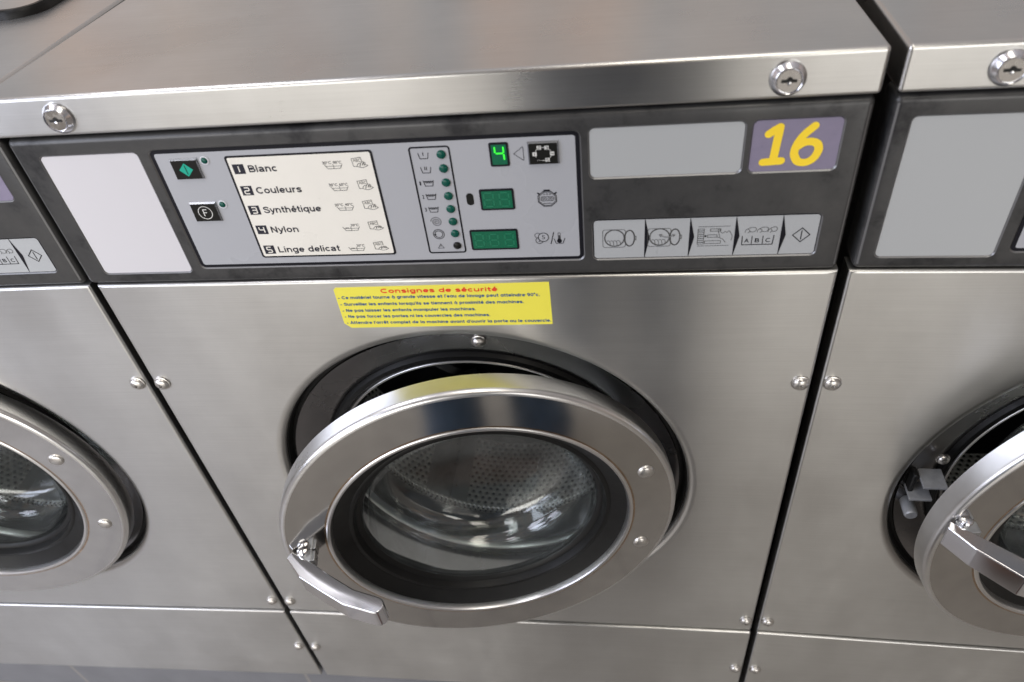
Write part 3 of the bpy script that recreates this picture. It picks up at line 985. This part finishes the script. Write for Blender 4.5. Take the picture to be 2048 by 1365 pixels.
def instruction_strip(root):
    mb = MB()
    mb.prism(rrect(0.1354, 0.3133, 0.6337, 0.6718, 0.0032), 0.0009, 0.003, 'ink')
    mb.plate(rrect(0.1359, 0.3128, 0.6342, 0.6713, 0.0028), 0.0008, 'strip_grey')
    y, ym = 0.00065, 0.00062
    for x in (0.1773, 0.2131, 0.2489, 0.2848):
        mb.plate([(x - 0.0002, 0.6342), (x + 0.0002, 0.6342), (x + 0.0039, 0.6530), (x + 0.0002, 0.6713), (x - 0.0002, 0.6713)], y, 'ink')
    w = 0.00042
    for k, x in enumerate((0.1430, 0.1796)):
        mb.stroke(rrect(x, x + 0.0185, 0.6449, 0.6622, 0.002), w, y, 'line_ink', closed=True)
        mb.ring(x + 0.0096, 0.6540, 0.0083, w, y, 'line_ink', 32)
        mb.ring(x + 0.0096, 0.6540, 0.0077, w, y, 'line_ink', 32)
        mb.ring(x + 0.0219, 0.6536, 0.0043, w * 1.3, y, 'line_ink', 32, 0.0080)
        mb.ring(x + 0.0219, 0.6536, 0.0037, w, y, 'line_ink', 32, 0.0074)
        mb.stroke([(x + 0.0261, 0.6518), (x + 0.0272, 0.6518), (x + 0.0272, 0.6554), (x + 0.0261, 0.6554)], w, y, 'line_ink')
        for q in range(4):
            xa = x + 0.0032 + q * 0.0028
            mb.stroke(spline([(xa, 0.6512), (xa + 0.0016, 0.6515), (xa + 0.0026, 0.6500), (xa + 0.0030, 0.6470)], 3), w, y, 'line_ink')
        if k:
            mb.stroke(spline([(x + 0.0096, 0.6562), (x + 0.0130, 0.6542), (x + 0.0170, 0.6538), (x + 0.0214, 0.6556)], 4), 0.0010, y - 0.00005, 'line_ink')
            mb.stroke(spline([(x + 0.0100, 0.6560), (x + 0.0130, 0.6542), (x + 0.0170, 0.6538), (x + 0.0208, 0.6553)], 4), 0.0004, y - 0.0001, 'strip_grey')
            mb.stroke([(x + 0.0118, 0.6566), (x + 0.0094, 0.6563), (x + 0.0104, 0.6541)], w, y - 0.0001, 'line_ink')
            mb.stroke([(x + 0.0196, 0.6562), (x + 0.0218, 0.6558), (x + 0.0206, 0.6541)], w, y - 0.0001, 'line_ink')
    # control panel with a pointing hand
    for z in (0.6627, 0.6441):
        mb.stroke([(0.2198, z), (0.2449, z)], w, y, 'line_ink')
    mb.stroke([(0.2197, 0.6459), (0.2246, 0.6459), (0.2246, 0.6606), (0.2197, 0.6606)], w, y, 'line_ink', closed=True)
    for k in range(1, 8):
        z = 0.6459 + 0.0147 * k / 8
        mb.stroke([(0.2197, z), (0.2246, z)], 0.0005, y, 'ink' if k % 2 else 'line_ink')
    mb.disc(0.2259, 0.6536, 0.0009, y, 'ink', 14)
    for x0, x1, z0, z1 in ((0.2294, 0.2376, 0.6582, 0.6604), (0.2276, 0.2350, 0.6524, 0.6548), (0.2255, 0.2382, 0.6463, 0.6489)):
        mb.stroke([(x0, z0), (x1, z0), (x1, z1), (x0, z1)], w, y, 'line_ink', closed=True)
    hand = spline([(0.2464, 0.6488), (0.2470, 0.6530), (0.2457, 0.6560), (0.2440, 0.6583), (0.2426, 0.6566), (0.2410, 0.6578), (0.2396, 0.6562), (0.2378, 0.6572),
                   (0.2366, 0.6601), (0.2354, 0.6594), (0.2366, 0.6550), (0.2376, 0.6520)], 4)
    mb.stroke(hand, w, y, 'line_ink')
    mb.stroke(spline([(0.2340, 0.6526), (0.2372, 0.6516), (0.2400, 0.6500), (0.2420, 0.6470)], 4), w, y, 'line_ink')
    # soap boxes A B C
    mb.stroke([(0.2550, 0.6527), (0.2553, 0.6442), (0.2792, 0.6442), (0.2797, 0.6529)], 0.0007, y, 'ink')
    for x in (0.2628, 0.2713):
        mb.stroke([(x, 0.6445), (x, 0.6527)], 0.0006, y, 'ink')
    for ch, x in (('A', 0.2588), ('B', 0.2671), ('C', 0.2753)):
        mb.text(ch, x - 0.0018, x + 0.0018, 0.6464, 0.0038, y, 'ink', 0.012)
    for x in (0.2568, 0.2662, 0.2745):
        q = 1.0 if x < 0.27 else 0.82
        mb.stroke(spline([(x, 0.6560), (x + 0.0004, 0.6584), (x + 0.0022 * q, 0.6592), (x + 0.0036 * q, 0.6572), (x + 0.0020 * q, 0.6556)], 3), w, y, 'line_ink')
        mb.stroke(spline([(x + 0.0008, 0.6588), (x + 0.0040 * q, 0.6606), (x + 0.0078 * q, 0.6604), (x + 0.0082 * q, 0.6578), (x + 0.0060 * q, 0.6564), (x + 0.0034 * q, 0.6570)], 3), w, y, 'line_ink')
    # start
    mb.stroke([(0.3007, 0.6458), (0.3073, 0.6524), (0.3007, 0.6590), (0.2940, 0.6524)], 0.0008, y, 'ink', closed=True)
    mb.stroke([(0.3007, 0.6480), (0.3007, 0.6568)], 0.0008, y, 'ink')
    return mb.build('instruction_strip', root)


def window_plate(name, root, w, mat):
    mb = MB()
    x0, x1, z0, z1, r = w
    mb.prism(rrect(x0, x1, z0, z1, r), 0.0009, 0.003, mat)
    return mb, mb


def flat(mb, pts, z0, z1, mat, bev=0.0, seg=2):
    """outline in x,y (counter-clockwise from above) standing from z0 to z1"""
    bm = bmesh.new()
    a = [bm.verts.new((p[0], p[1], z1)) for p in pts]
    c = [bm.verts.new((p[0], p[1], z0)) for p in pts]
    n = len(pts)
    ff = bm.faces.new(a)
    bm.faces.new(c[::-1])
    for i in range(n):
        bm.faces.new((a[i], c[i], c[(i + 1) % n], a[(i + 1) % n]))
    bmesh.ops.recalc_face_normals(bm, faces=bm.faces)
    if bev:
        bmesh.ops.bevel(bm, geom=list(bm.edges), offset=bev, segments=seg, affect='EDGES', profile=0.5, clamp_overlap=True)
    mb.from_bm(bm, mat)


def tip_arc(cx, cy, r, a0, a1, n=10):
    return [(cx + r * math.cos(math.radians(a0 + (a1 - a0) * k / n)), cy + r * math.sin(math.radians(a0 + (a1 - a0) * k / n))) for k in range(n + 1)]


# handle poses in the door's own frame: height, bracket plate, its tab, pin, lever outline from above, lever height
POSE_MID = (0.0150, [(-0.2113, -0.0085), (-0.2028, -0.0213), (-0.1951, -0.0332), (-0.1705, -0.0533), (-0.1454, -0.0729), *tip_arc(-0.1132, -0.0778, 0.0088, -112, 62),
                     (-0.1208, -0.0641), (-0.1356, -0.0572), (-0.1616, -0.0364), (-0.1851, -0.0164), (-0.2062, -0.0010)], 0.0270)
POSE_RIGHT = (0.0445, [(-0.2160, -0.0080), (-0.2015, -0.0325), (-0.1735, -0.0645), *tip_arc(-0.1255, -0.0775, 0.0088, -112, 62), (-0.1340, -0.0600), (-0.1632, -0.0453),
                       (-0.1900, -0.0210), (-0.2110, -0.0010)], 0.0270)


def make_door(root, pose):
    d = empty('door', (0, 0, 0), 0, root)
    mb = MB()
    R, D = 0.2157, 0.0243
    prof = [(R - 0.006, D), (R, D - 0.0005), (R, 0.0062)]
    for k in range(1, 7):
        q = PI / 2 * k / 6
        prof.append((R - 0.0062 * (1 - math.cos(q)), 0.0062 * (1 - math.sin(q))))
    mb.lathe([(0.150, D - 0.002), (R - 0.006, D)] + prof[1:], 'rim_steel', 160)
    mb.lathe([prof[-1], (0.19, 0.0), (0.1694, 0.0)], 'door_steel', 160)
    mb.lathe([(0.1694, 0.0), (0.1672, 0.0)], 'brown_steel', 160)  # narrow brownish band around the hole
    o = mb.build('ring', d)
    # rolled bright lip of the hole
    mb = MB()
    mb.lathe([(0.1676, 0.0004), (0.1668, -0.0008), (0.1650, -0.0014), (0.1632, -0.0008), (0.1622, 0.0012), (0.1618, 0.005), (0.1616, 0.012)], 'rim_steel', 160)
    mb.build('lip', d)
    mb = MB()
    mb.lathe([(0.1624, 0.006), (0.160, 0.0075), (0.157, 0.0095), (0.150, 0.0135), (0.1455, 0.0160), (0.1435, 0.0150), (0.1405, 0.0155), (0.1390, 0.0185), (0.1375, 0.0230), (0.1345, 0.0240),
              (0.1318, 0.0268), (0.1315, 0.034)], 'rubber', 128)
    mb.build('gasket', d)
    mb = MB()
    outer = [(0.1312, 0.0255), (0.1306, 0.0290), (0.1310, 0.060), (0.1300, 0.066), (0.1268, 0.070), (0.1235, 0.075), (0.1195, 0.092), (0.1160, 0.0985), (0.108, 0.103), (0.08, 0.109), (0.04, 0.1125), (0.0001, 0.1135)]
    inner = [(max(0.0001, r - 0.0055), y - 0.0055 if r < 0.12 else y) for r, y in outer]
    mb.lathe(outer + [(0.0001, 0.1080)] * 0, 'door_glass', 128)
    mb.lathe(inner, 'door_glass', 128)
    mb.build('glass_bowl', d)
    # handle: a standing pivot pin on the ring and a lever pulled out towards the user
    hz, lever, low = pose
    px_, py_ = lever[-1][0] + 0.0125, -0.0040
    mb = MB()
    mb.lathe([(0.0056, 0.0), (0.0056, -0.0020), (0.0062, -0.0024), (0.0062, -0.0040), (0.0052, -0.0056), (0.0028, -0.0064), (0.0001, -0.0066)], 'chrome', 24)
    mb.lathe([(0.0034, 0.020), (0.0034, 0.0)], 'zinc', 16)
    mb.v = [(x_ + px_, z_ + py_, hz - 0.0005 - y_) for x_, y_, z_ in mb.v]
    mb.build('pivot_pin', d)
    mb = MB()
    mb.box(px_ - 0.007, px_ + 0.009, -0.0150, -0.0002, hz - 0.0050, hz - 0.0010, 'zinc', 0.0008, 2)
    mb.box(px_ + 0.0085, px_ + 0.0120, -0.0135, -0.0012, hz - 0.0160, hz - 0.0030, 'zinc', 0.0008, 2)
    mb.build('pivot_block', d)
    mb = MB()
    flat(mb, lever, hz - low, hz, 'handle_chrome', 0.0014, 4)
    mb.build('handle', d)
    for x, z in ((0.1799, 0.0633), (0.1770, -0.0658)):
        mb = MB()
        mb.lathe([(0.0090, 0.0), (0.0085, -0.0014), (0.0068, -0.0027), (0.0040, -0.0034), (0.0001, -0.0036)], 'screw_steel', 24)
        mb.build('rivet', d, (x, 0, z))
    return d


def make_machine():
    root = empty('washing_machine', (0, 0, 0))
    # hidden carcass behind the sheets
    mb = MB()
    mb.box(-0.331, -0.3295, 0.018, 0.62, -0.2155, 0.766, 'dark_steel')
    mb.box(0.3295, 0.331, 0.018, 0.62, -0.2155, 0.766, 'dark_steel')
    mb.box(-0.3295, 0.3295, 0.6185, 0.62, -0.2155, 0.766, 'dark_steel')
    mb.box(-0.3295, 0.3295, 0.03, 0.6185, -0.2155, -0.213, 'dark_steel')
    mb.build('cabinet', root)
    mb = MB()
    vs, fs = hole_panel()
    mb.add(vs, fs, 'brushed_steel')
    mb.build('front_panel', root)
    mb = MB()
    mb.box(-0.336, 0.336, -0.0022, 0.02, -0.2152, -0.0014, 'brushed_steel', 0.0022, 4)
    mb.build('lower_panel', root)
    return root


def lid(x0, x1, root):
    mb = MB()
    mb.box(x0, x1, -0.003, 0.62, 0.7682, 0.8013, 'lid_steel', 0.0034, 5)
    return mb.build('lid', root)


def fill_machine(root, fx, lx, number, sticker, angle, latch, locks, dispenser=True):
    fascia(fx[0], fx[1], root)
    l = lid(lx[0], lx[1], root)
    for x in locks:
        a, k = lock_meshes()
        for part_ in (a, k):
            part_.v = [tuple(c_ * 0.86 for c_ in p_) for p_ in part_.v]
        q = a.build('lock', l, (x, -0.0031, 0.7836))
        k2 = k.build('keyhole', q)
    if dispenser:
        mb = MB()
        x0, x1, y0, y1 = -0.02, 0.262, 0.203, 0.52
        prof = rrect(x0, x1, y0, y1, 0.032, 8)
        # black rubber rim round a steel flap, lying on the lid
        n = len(prof)
        cx, cy = (x0 + x1) / 2, (y0 + y1) / 2
        loops = []
        for ins, zz in ((0.0, 0.8014), (0.0005, 0.8065), (0.003, 0.0095 + 0.8), (0.008, 0.8095), (0.011, 0.807), (0.0115, 0.803)):
            q = rrect(x0 + ins, x1 - ins, y0 + ins, y1 - ins, max(0.004, 0.032 - ins), 8)
            loops.append([(p[0], p[1], zz) for p in q])
        vs = [p for L in loops for p in L]
        fs = [(a * n + i, a * n + (i + 1) % n, (a + 1) * n + (i + 1) % n, (a + 1) * n + i) for a in range(len(loops) - 1) for i in range(n)]
        mb.add(vs, fs, 'rubber')
        mb.add(loops[-1], [tuple(range(n))], 'lid_steel')
        mb.build('soap_hatch', l)
    mb = MB()
    x0, x1, z0, z1, r = WINDOWS[0]
    mb.prism(rrect(x0, x1, z0, z1, r), 0.0009, 0.003, 'plate_grey' if latch == 'open' else 'plate_white')  # the right machine's white plate is greyed to stand for dimmer light
    mb.build('label_plate', root, label='tall blank %s plate left of the controls' % ('shade-greyed' if latch == 'open' else 'white'))
    mb = MB()
    x0, x1, z0, z1, r = WINDOWS[2]
    mb.prism(rrect(x0, x1, z0, z1, r), 0.0009, 0.003, 'plate_grey')
    mb.build('label_plate', root, label='wide blank grey plate right of the controls')
    mb = MB()
    x0, x1, z0, z1, r = WINDOWS[3]
    mb.prism(rrect(x0, x1, z0, z1, r), 0.0009, 0.003, 'number_purple')
    if number:
        y = 0.0007
        w = 0.0060
        for q, pts in enumerate(([(0.2644, 0.7408), (0.2682, 0.7438), (0.2716, 0.7460)], [(0.2716, 0.7460), (0.2714, 0.7420), (0.2699, 0.7190)], [(0.2628, 0.7183), (0.2757, 0.7189)])):
            mb.lift = 0
            mb.stroke(pts, w, y - 0.00004 * q, 'number_yellow', caps=True)
        stem = spline([(0.2957, 0.7458), (0.2902, 0.7403), (0.2866, 0.7347), (0.2845, 0.7285), (0.2846, 0.7232), (0.2872, 0.7184)], 6)
        bowl = spline([(0.2846, 0.7232), (0.2872, 0.7184), (0.2916, 0.7168), (0.2963, 0.7180), (0.2998, 0.7218), (0.3012, 0.7268)], 6)
        top = spline([(0.2998, 0.7218), (0.3012, 0.7268), (0.2996, 0.7316), (0.2950, 0.7336), (0.2900, 0.7328), (0.2862, 0.7302)], 6)
        for q, pts in enumerate((stem, bowl, top)):
            mb.lift = 0
            mb.stroke(pts, w, y - 0.00004 * q, 'number_yellow', caps=True)
    mb.build('number_plate', root, label='purple plate with a yellow 16' if number else None)
    control_panel(root)
    instruction_strip(root)
    for z in (0.4857, 0.0288, -0.1104):
        for s in (-1, 1):
            screw_mesh().build('screw', root, (s * 0.3258, -0.0001 if z > 0 else -0.0023, z))
    # surround inside the opening
    mb = MB()
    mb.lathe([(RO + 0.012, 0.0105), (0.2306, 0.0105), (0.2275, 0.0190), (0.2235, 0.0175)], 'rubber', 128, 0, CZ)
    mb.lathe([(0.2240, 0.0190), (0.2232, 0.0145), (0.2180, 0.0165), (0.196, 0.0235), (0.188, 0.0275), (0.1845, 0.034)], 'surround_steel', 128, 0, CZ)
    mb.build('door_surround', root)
    screw_mesh(0.0066, 0.0045).build('screw', root, (0.0200, 0.0170, 0.5268))
    mb = MB()
    mb.lathe([(0.1870, 0.030), (0.1830, 0.025), (0.1785, 0.024), (0.1755, 0.028), (0.1735, 0.040), (0.1715, 0.041), (0.1700, 0.036), (0.1660, 0.040), (0.1620, 0.060), (0.160, 0.075)], 'rubber', 128, 0, CZ)
    mb.lathe([(0.1765, 0.0335), (0.1755, 0.0290), (0.1735, 0.0272), (0.1710, 0.0280), (0.1695, 0.0320), (0.1692, 0.038)], 'rim_steel', 128, 0, CZ)
    mb.build('tub_seal', root)
    mb = MB()
    mb.lathe([(0.165, 0.085), (0.160, 0.078), (0.163, 0.088), (0.245, 0.092), (0.25, 0.098), (0.25, 0.275)], 'drum_steel', 128)
    mb.lathe([(0.25, 0.275), (0.25, 0.40)], 'dark_steel', 128)  # drum rear and back plate coloured dark for the shade inside
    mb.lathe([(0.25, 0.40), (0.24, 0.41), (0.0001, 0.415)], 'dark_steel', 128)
    o = mb.build('drum', root, (0, 0, CZ))
    for a in (-115, 5, 125):
        mb = MB()
        r0, r1 = 0.2505, 0.205
        c_, s_ = math.cos(math.radians(a)), math.sin(math.radians(a))

        def pt(r, w, y):
            return (r * c_ - w * s_, y, r * s_ + w * c_)
        vs = []
        for y in (0.11, 0.39):
            vs += [pt(r0, -0.035, y), pt(r1 + 0.01, -0.012, y), pt(r1, 0, y), pt(r1 + 0.01, 0.012, y), pt(r0, 0.035, y)]
        fs = [(k, k + 1, k + 6, k + 5) for k in range(4)] + [(0, 1, 2, 3, 4), (9, 8, 7, 6, 5)]
        mb.add(vs, fs, 'zinc')
        mb.build('lifter', o)
    mb = MB()
    if latch == 'open':
        mb.box(-0.210, -0.186, -0.006, 0.020, 0.337, 0.3405, 'latch_zinc', 0.0010, 2)
        mb.box(-0.218, -0.195, -0.004, 0.020, 0.314, 0.3175, 'latch_zinc', 0.0010, 2)
        mb.box(-0.217, -0.212, 0.006, 0.020, 0.310, 0.344, 'keyhole_black', 0.001, 1)
        mb.lathe([(0.0070, 0.018), (0.0070, -0.002), (0.0058, -0.004), (0.0001, -0.004)], 'latch_zinc', 20, -0.209, 0.288)
    else:
        mb.box(-0.190, -0.184, 0.0145, 0.022, 0.452, 0.457, 'dark_steel', 0.0012, 2)
    mb.build('door_latch', root)
    if latch == 'open':
        screw_mesh(0.0062, 0.0045).build('screw', root, (-0.1905, 0.0180, 0.3600))
    d = make_door(root, POSE_RIGHT if latch == 'open' else POSE_MID)
    ca, sa = math.cos(angle), math.sin(angle)
    dx, dy = 0.0 - HINGE[0], -0.0125 - HINGE[1]
    d.location = (HINGE[0] + ca * dx - sa * dy, HINGE[1] + sa * dx + ca * dy, CZ)
    if latch == 'open':
        d.location.x -= 0.008
        d.location.z += 0.016
    d.rotation_euler = (0, 0, angle)
    if sticker:
        mb = MB()
        mb.prism([(-0.0968, 0.5603), (0.0960, 0.5623), (0.0956, 0.6106), (-0.1003, 0.6086), (-0.1027, 0.6062), (-0.1027, 0.5660)], -0.0004, 0.0006, 'sticker_yellow')
        y = -0.0006
        lettering(mb, 'Consignes de sécurité', -0.0590, 0.0494, 0.6019, 0.0048, 0.23, y, 'sticker_red')
        for s, x1, z in (('- Ce matériel tourne à grande vitesse et l’eau de lavage peut atteindre 90°c.', 0.0868, 0.5953),
                         ('- Surveiller les enfants lorsqu’ils se tiennent à proximité des machines.', 0.0717, 0.5875),
                         ('- Ne pas laisser les enfants manipuler les machines.', 0.0268, 0.5800),
                         ('- Ne pas forcer les portes ni les couvercles des machines.', 0.0393, 0.5727),
                         ('- Attendre l’arrêt complet de la machine avant d’ouvrir la porte ou le couvercle.', 0.0950, 0.5651)):
            lettering(mb, s, -0.1012 + (0.6 - z) * 0.03, x1, z + 0.0002, 0.0035, 0.215, y, 'sticker_blue', True)
        mb.build('warning_sticker', root, label='yellow safety notice in red and blue print')
    return root


mid = make_machine()
fill_machine(mid, (-0.342, 0.334), (-0.3450, 0.3348), True, True, 0.202, 'shut', (-0.2794, 0.2707))
tag(mid, 'steel front-loading washing machine with the yellow safety sticker and number 16', 'washing machine', 'steel washing machines in a row')

left = make_machine()
fill_machine(left, (-0.334, 0.334), (-0.3350, 0.3345), False, False, 0.090, 'shut', (-0.2700, 0.2707))
P = 0.68
yaw = 0.021
px = 0.336
left.location = (-P + px - px * math.cos(yaw), -px * math.sin(yaw), 0)
left.rotation_euler = (0, 0, yaw)
tag(left, 'steel washing machine at the left edge with a black-rimmed soap hatch on its lid', 'washing machine', 'steel washing machines in a row')

right = make_machine()
fill_machine(right, (-0.334, 0.334), (-0.3352, 0.3345), False, False, 0.128, 'open', (-0.2700, 0.2707))
yaw = -0.028
right.location = (P - px + px * math.cos(yaw), px * math.sin(yaw), 0)
right.rotation_euler = (0, 0, yaw)
tag(right, 'steel washing machine at the right edge with its door latch showing behind the ajar door', 'washing machine', 'steel washing machines in a row')

# ------------------------------------------------------------------ the person taking the picture, seen mirrored in the door
def skinned(name, verts, edges, radii, mat, parent, root=0, sub=2):
    me = bpy.data.meshes.new(name)
    me.from_pydata(verts, edges, [])
    o = bpy.data.objects.new(name, me)
    COL.objects.link(o)
    o.parent = parent
    md = o.modifiers.new('skin', 'SKIN')
    md.use_smooth_shade = True
    for i, r in enumerate(radii):
        sv = me.skin_vertices[0].data[i]
        sv.radius = (r, r) if not isinstance(r, tuple) else r
        sv.use_root = i == root
    sb = o.modifiers.new('sub', 'SUBSURF')
    sb.levels = sb.render_levels = sub
    bpy.context.view_layer.update()
    dg = bpy.context.evaluated_depsgraph_get()
    m2 = bpy.data.meshes.new_from_object(o.evaluated_get(dg))
    m2.materials.clear()
    m2.materials.append(MATS[mat])
    m2.polygons.foreach_set('material_index', [0] * len(m2.polygons))
    for p in m2.polygons:
        p.use_smooth = True
    o.modifiers.clear()
    o.data = m2
    return o


PX = 0.158
man = empty('person', (PX, -0.70, FLOOR))
tag(man, 'person in blue jeans and brown shoes mirrored in the door of the middle machine', 'person')
V, E_, Rr = [], [], []


def joint(p, r, to=None):
    V.append(p)
    Rr.append(r)
    if to is not None:
        E_.append((to, len(V) - 1))
    return len(V) - 1


pel = joint((0, 0, 0.90), (0.125, 0.090))
wai = joint((0, 0, 1.08), (0.115, 0.085), pel)
che = joint((0, -0.01, 1.28), (0.125, 0.088), wai)
nec = joint((0, -0.01, 1.43), 0.058, che)
hd0 = joint((0, 0.015, 1.53), 0.075, nec)
hd1 = joint((0, 0.02, 1.62), 0.085, hd0)
joint((0, 0.015, 1.69), 0.06, hd1)
for s_ in (-1, 1):
    sh = joint((s_ * 0.165, -0.015, 1.37), 0.056, che)
    el = joint((s_ * 0.235, -0.02, 1.13), 0.042, sh)
    wr_ = joint((s_ * 0.115, 0.105, 1.27), 0.027, el)
    pa = joint((s_ * 0.090, 0.118, 1.32), (0.036, 0.017), wr_)
    for k, (fx_, ln_) in enumerate(((-0.022, 0.066), (-0.008, 0.074), (0.007, 0.070), (0.021, 0.055))):
        f0 = joint((s_ * 0.088 + fx_, 0.120, 1.345), 0.0095, pa)
        f1 = joint((s_ * 0.080 + fx_ * 1.1, 0.126, 1.345 + ln_ * 0.5), 0.0088, f0)
        joint((s_ * 0.066 + fx_ * 1.1, 0.128, 1.345 + ln_ * 0.85), 0.0075, f1)
    t0_ = joint((s_ * 0.066, 0.112, 1.318), 0.011, pa)
    joint((s_ * 0.048, 0.110, 1.345), 0.009, t0_)
    hp = joint((s_ * 0.085, 0, 0.84), 0.088, pel)
    kn = joint((s_ * 0.092, 0.012, 0.48), 0.056, hp)
    an = joint((s_ * 0.096, -0.012, 0.09), 0.037, kn)
    joint((s_ * 0.098, 0.10, 0.035), 0.030, an)
skinned('body', V, E_, Rr, 'skin', man)


def loft(mb, rings, mat, n=28):
    """closed tube through horizontal elliptical rings: (x, y, z, rx, ry)"""
    vs, fs = [], []
    for x, y, z, rx, ry in rings:
        vs += [(x + rx * math.cos(2 * PI * i / n), y + ry * math.sin(2 * PI * i / n), z) for i in range(n)]
    for k in range(len(rings) - 1):
        fs += [(k * n + i, k * n + (i + 1) % n, (k + 1) * n + (i + 1) % n, (k + 1) * n + i) for i in range(n)]
    fs += [tuple(range(n))[::-1], tuple(range((len(rings) - 1) * n, len(rings) * n))]
    mb.add(vs, fs, mat)


mb = MB()
loft(mb, [(0, 0, 0.78, 0.12, 0.10), (0, 0, 0.82, 0.178, 0.124), (0, 0, 0.90, 0.180, 0.126), (0, 0, 0.99, 0.160, 0.116)], 'jeans')
for s_ in (-1, 1):
    rings = [(s_ * 0.086, 0, 0.84, 0.092, 0.105), (s_ * 0.090, 0.006, 0.66, 0.082, 0.088), (s_ * 0.092, 0.014, 0.48, 0.069, 0.072), (s_ * 0.094, 0.006, 0.30, 0.066, 0.070), (s_ * 0.096, 0.000, 0.20, 0.064, 0.068)]
    for q in range(5):      # soft folds bunched over the shoe
        zq = 0.17 - q * 0.028
        rings.append((s_ * (0.096 + 0.004 * (q % 2)), 0.004, zq, 0.066 + 0.005 * (q % 2), 0.072 + 0.006 * ((q + 1) % 2)))
    rings.append((s_ * 0.098, 0.006, 0.040, 0.064, 0.070))
    loft(mb, rings[::-1], 'jeans')
mb.build('jeans', man, smooth=80)
mb = MB()
loft(mb, [(0, 0, 0.94, 0.172, 0.124), (0, 0, 1.07, 0.158, 0.116), (0, -0.005, 1.26, 0.182, 0.124), (0, -0.01, 1.36, 0.178, 0.106), (0, -0.01, 1.41, 0.11, 0.08), (0, -0.01, 1.45, 0.070, 0.066)], 'shirt')
for s_ in (-1, 1):
    rings = []
    for A, B, ra, rb in ((Vector((s_ * 0.150, -0.015, 1.365)), Vector((s_ * 0.235, -0.02, 1.13)), 0.070, 0.056), (Vector((s_ * 0.235, -0.02, 1.13)), Vector((s_ * 0.122, 0.098, 1.262)), 0.056, 0.038)):
        zz = (B - A).normalized()
        xx = zz.orthogonal().normalized()
        yy = zz.cross(xx)
        n = 18
        vs = []
        for u in (0.0, 0.33, 0.66, 1.0):
            c_ = A + (B - A) * u
            r_ = ra + (rb - ra) * u
            vs += [c_ + xx * r_ * math.cos(2 * PI * i / n) + yy * r_ * math.sin(2 * PI * i / n) for i in range(n)]
        fs = [(k * n + i, k * n + (i + 1) % n, (k + 1) * n + (i + 1) % n, (k + 1) * n + i) for k in range(3) for i in range(n)]
        fs += [tuple(range(n))[::-1], tuple(range(3 * n, 4 * n))]
        mb.add(vs, fs, 'shirt')
    bm_ = bmesh.new()
    bmesh.ops.create_uvsphere(bm_, u_segments=18, v_segments=10, radius=0.0565, matrix=Matrix.Translation((s_ * 0.235, -0.02, 1.13)))
    mb.from_bm(bm_, 'shirt')
mb.build('shirt', man, smooth=80)
skinned('hair', [(0, -0.03, 1.60), (0, -0.005, 1.69), (0, 0.03, 1.715)], [(0, 1), (1, 2)], [0.085, 0.078, 0.055], 'hair', man)
for s_ in (-1, 1):
    skinned('shoe', [(s_ * 0.097, -0.045, 0.042), (s_ * 0.098, 0.04, 0.045), (s_ * 0.100, 0.135, 0.036), (s_ * 0.101, 0.19, 0.030)], [(0, 1), (1, 2), (2, 3)], [(0.040, 0.042), (0.045, 0.045), (0.048, 0.036), (0.036, 0.028)], 'shoe', man, 1)
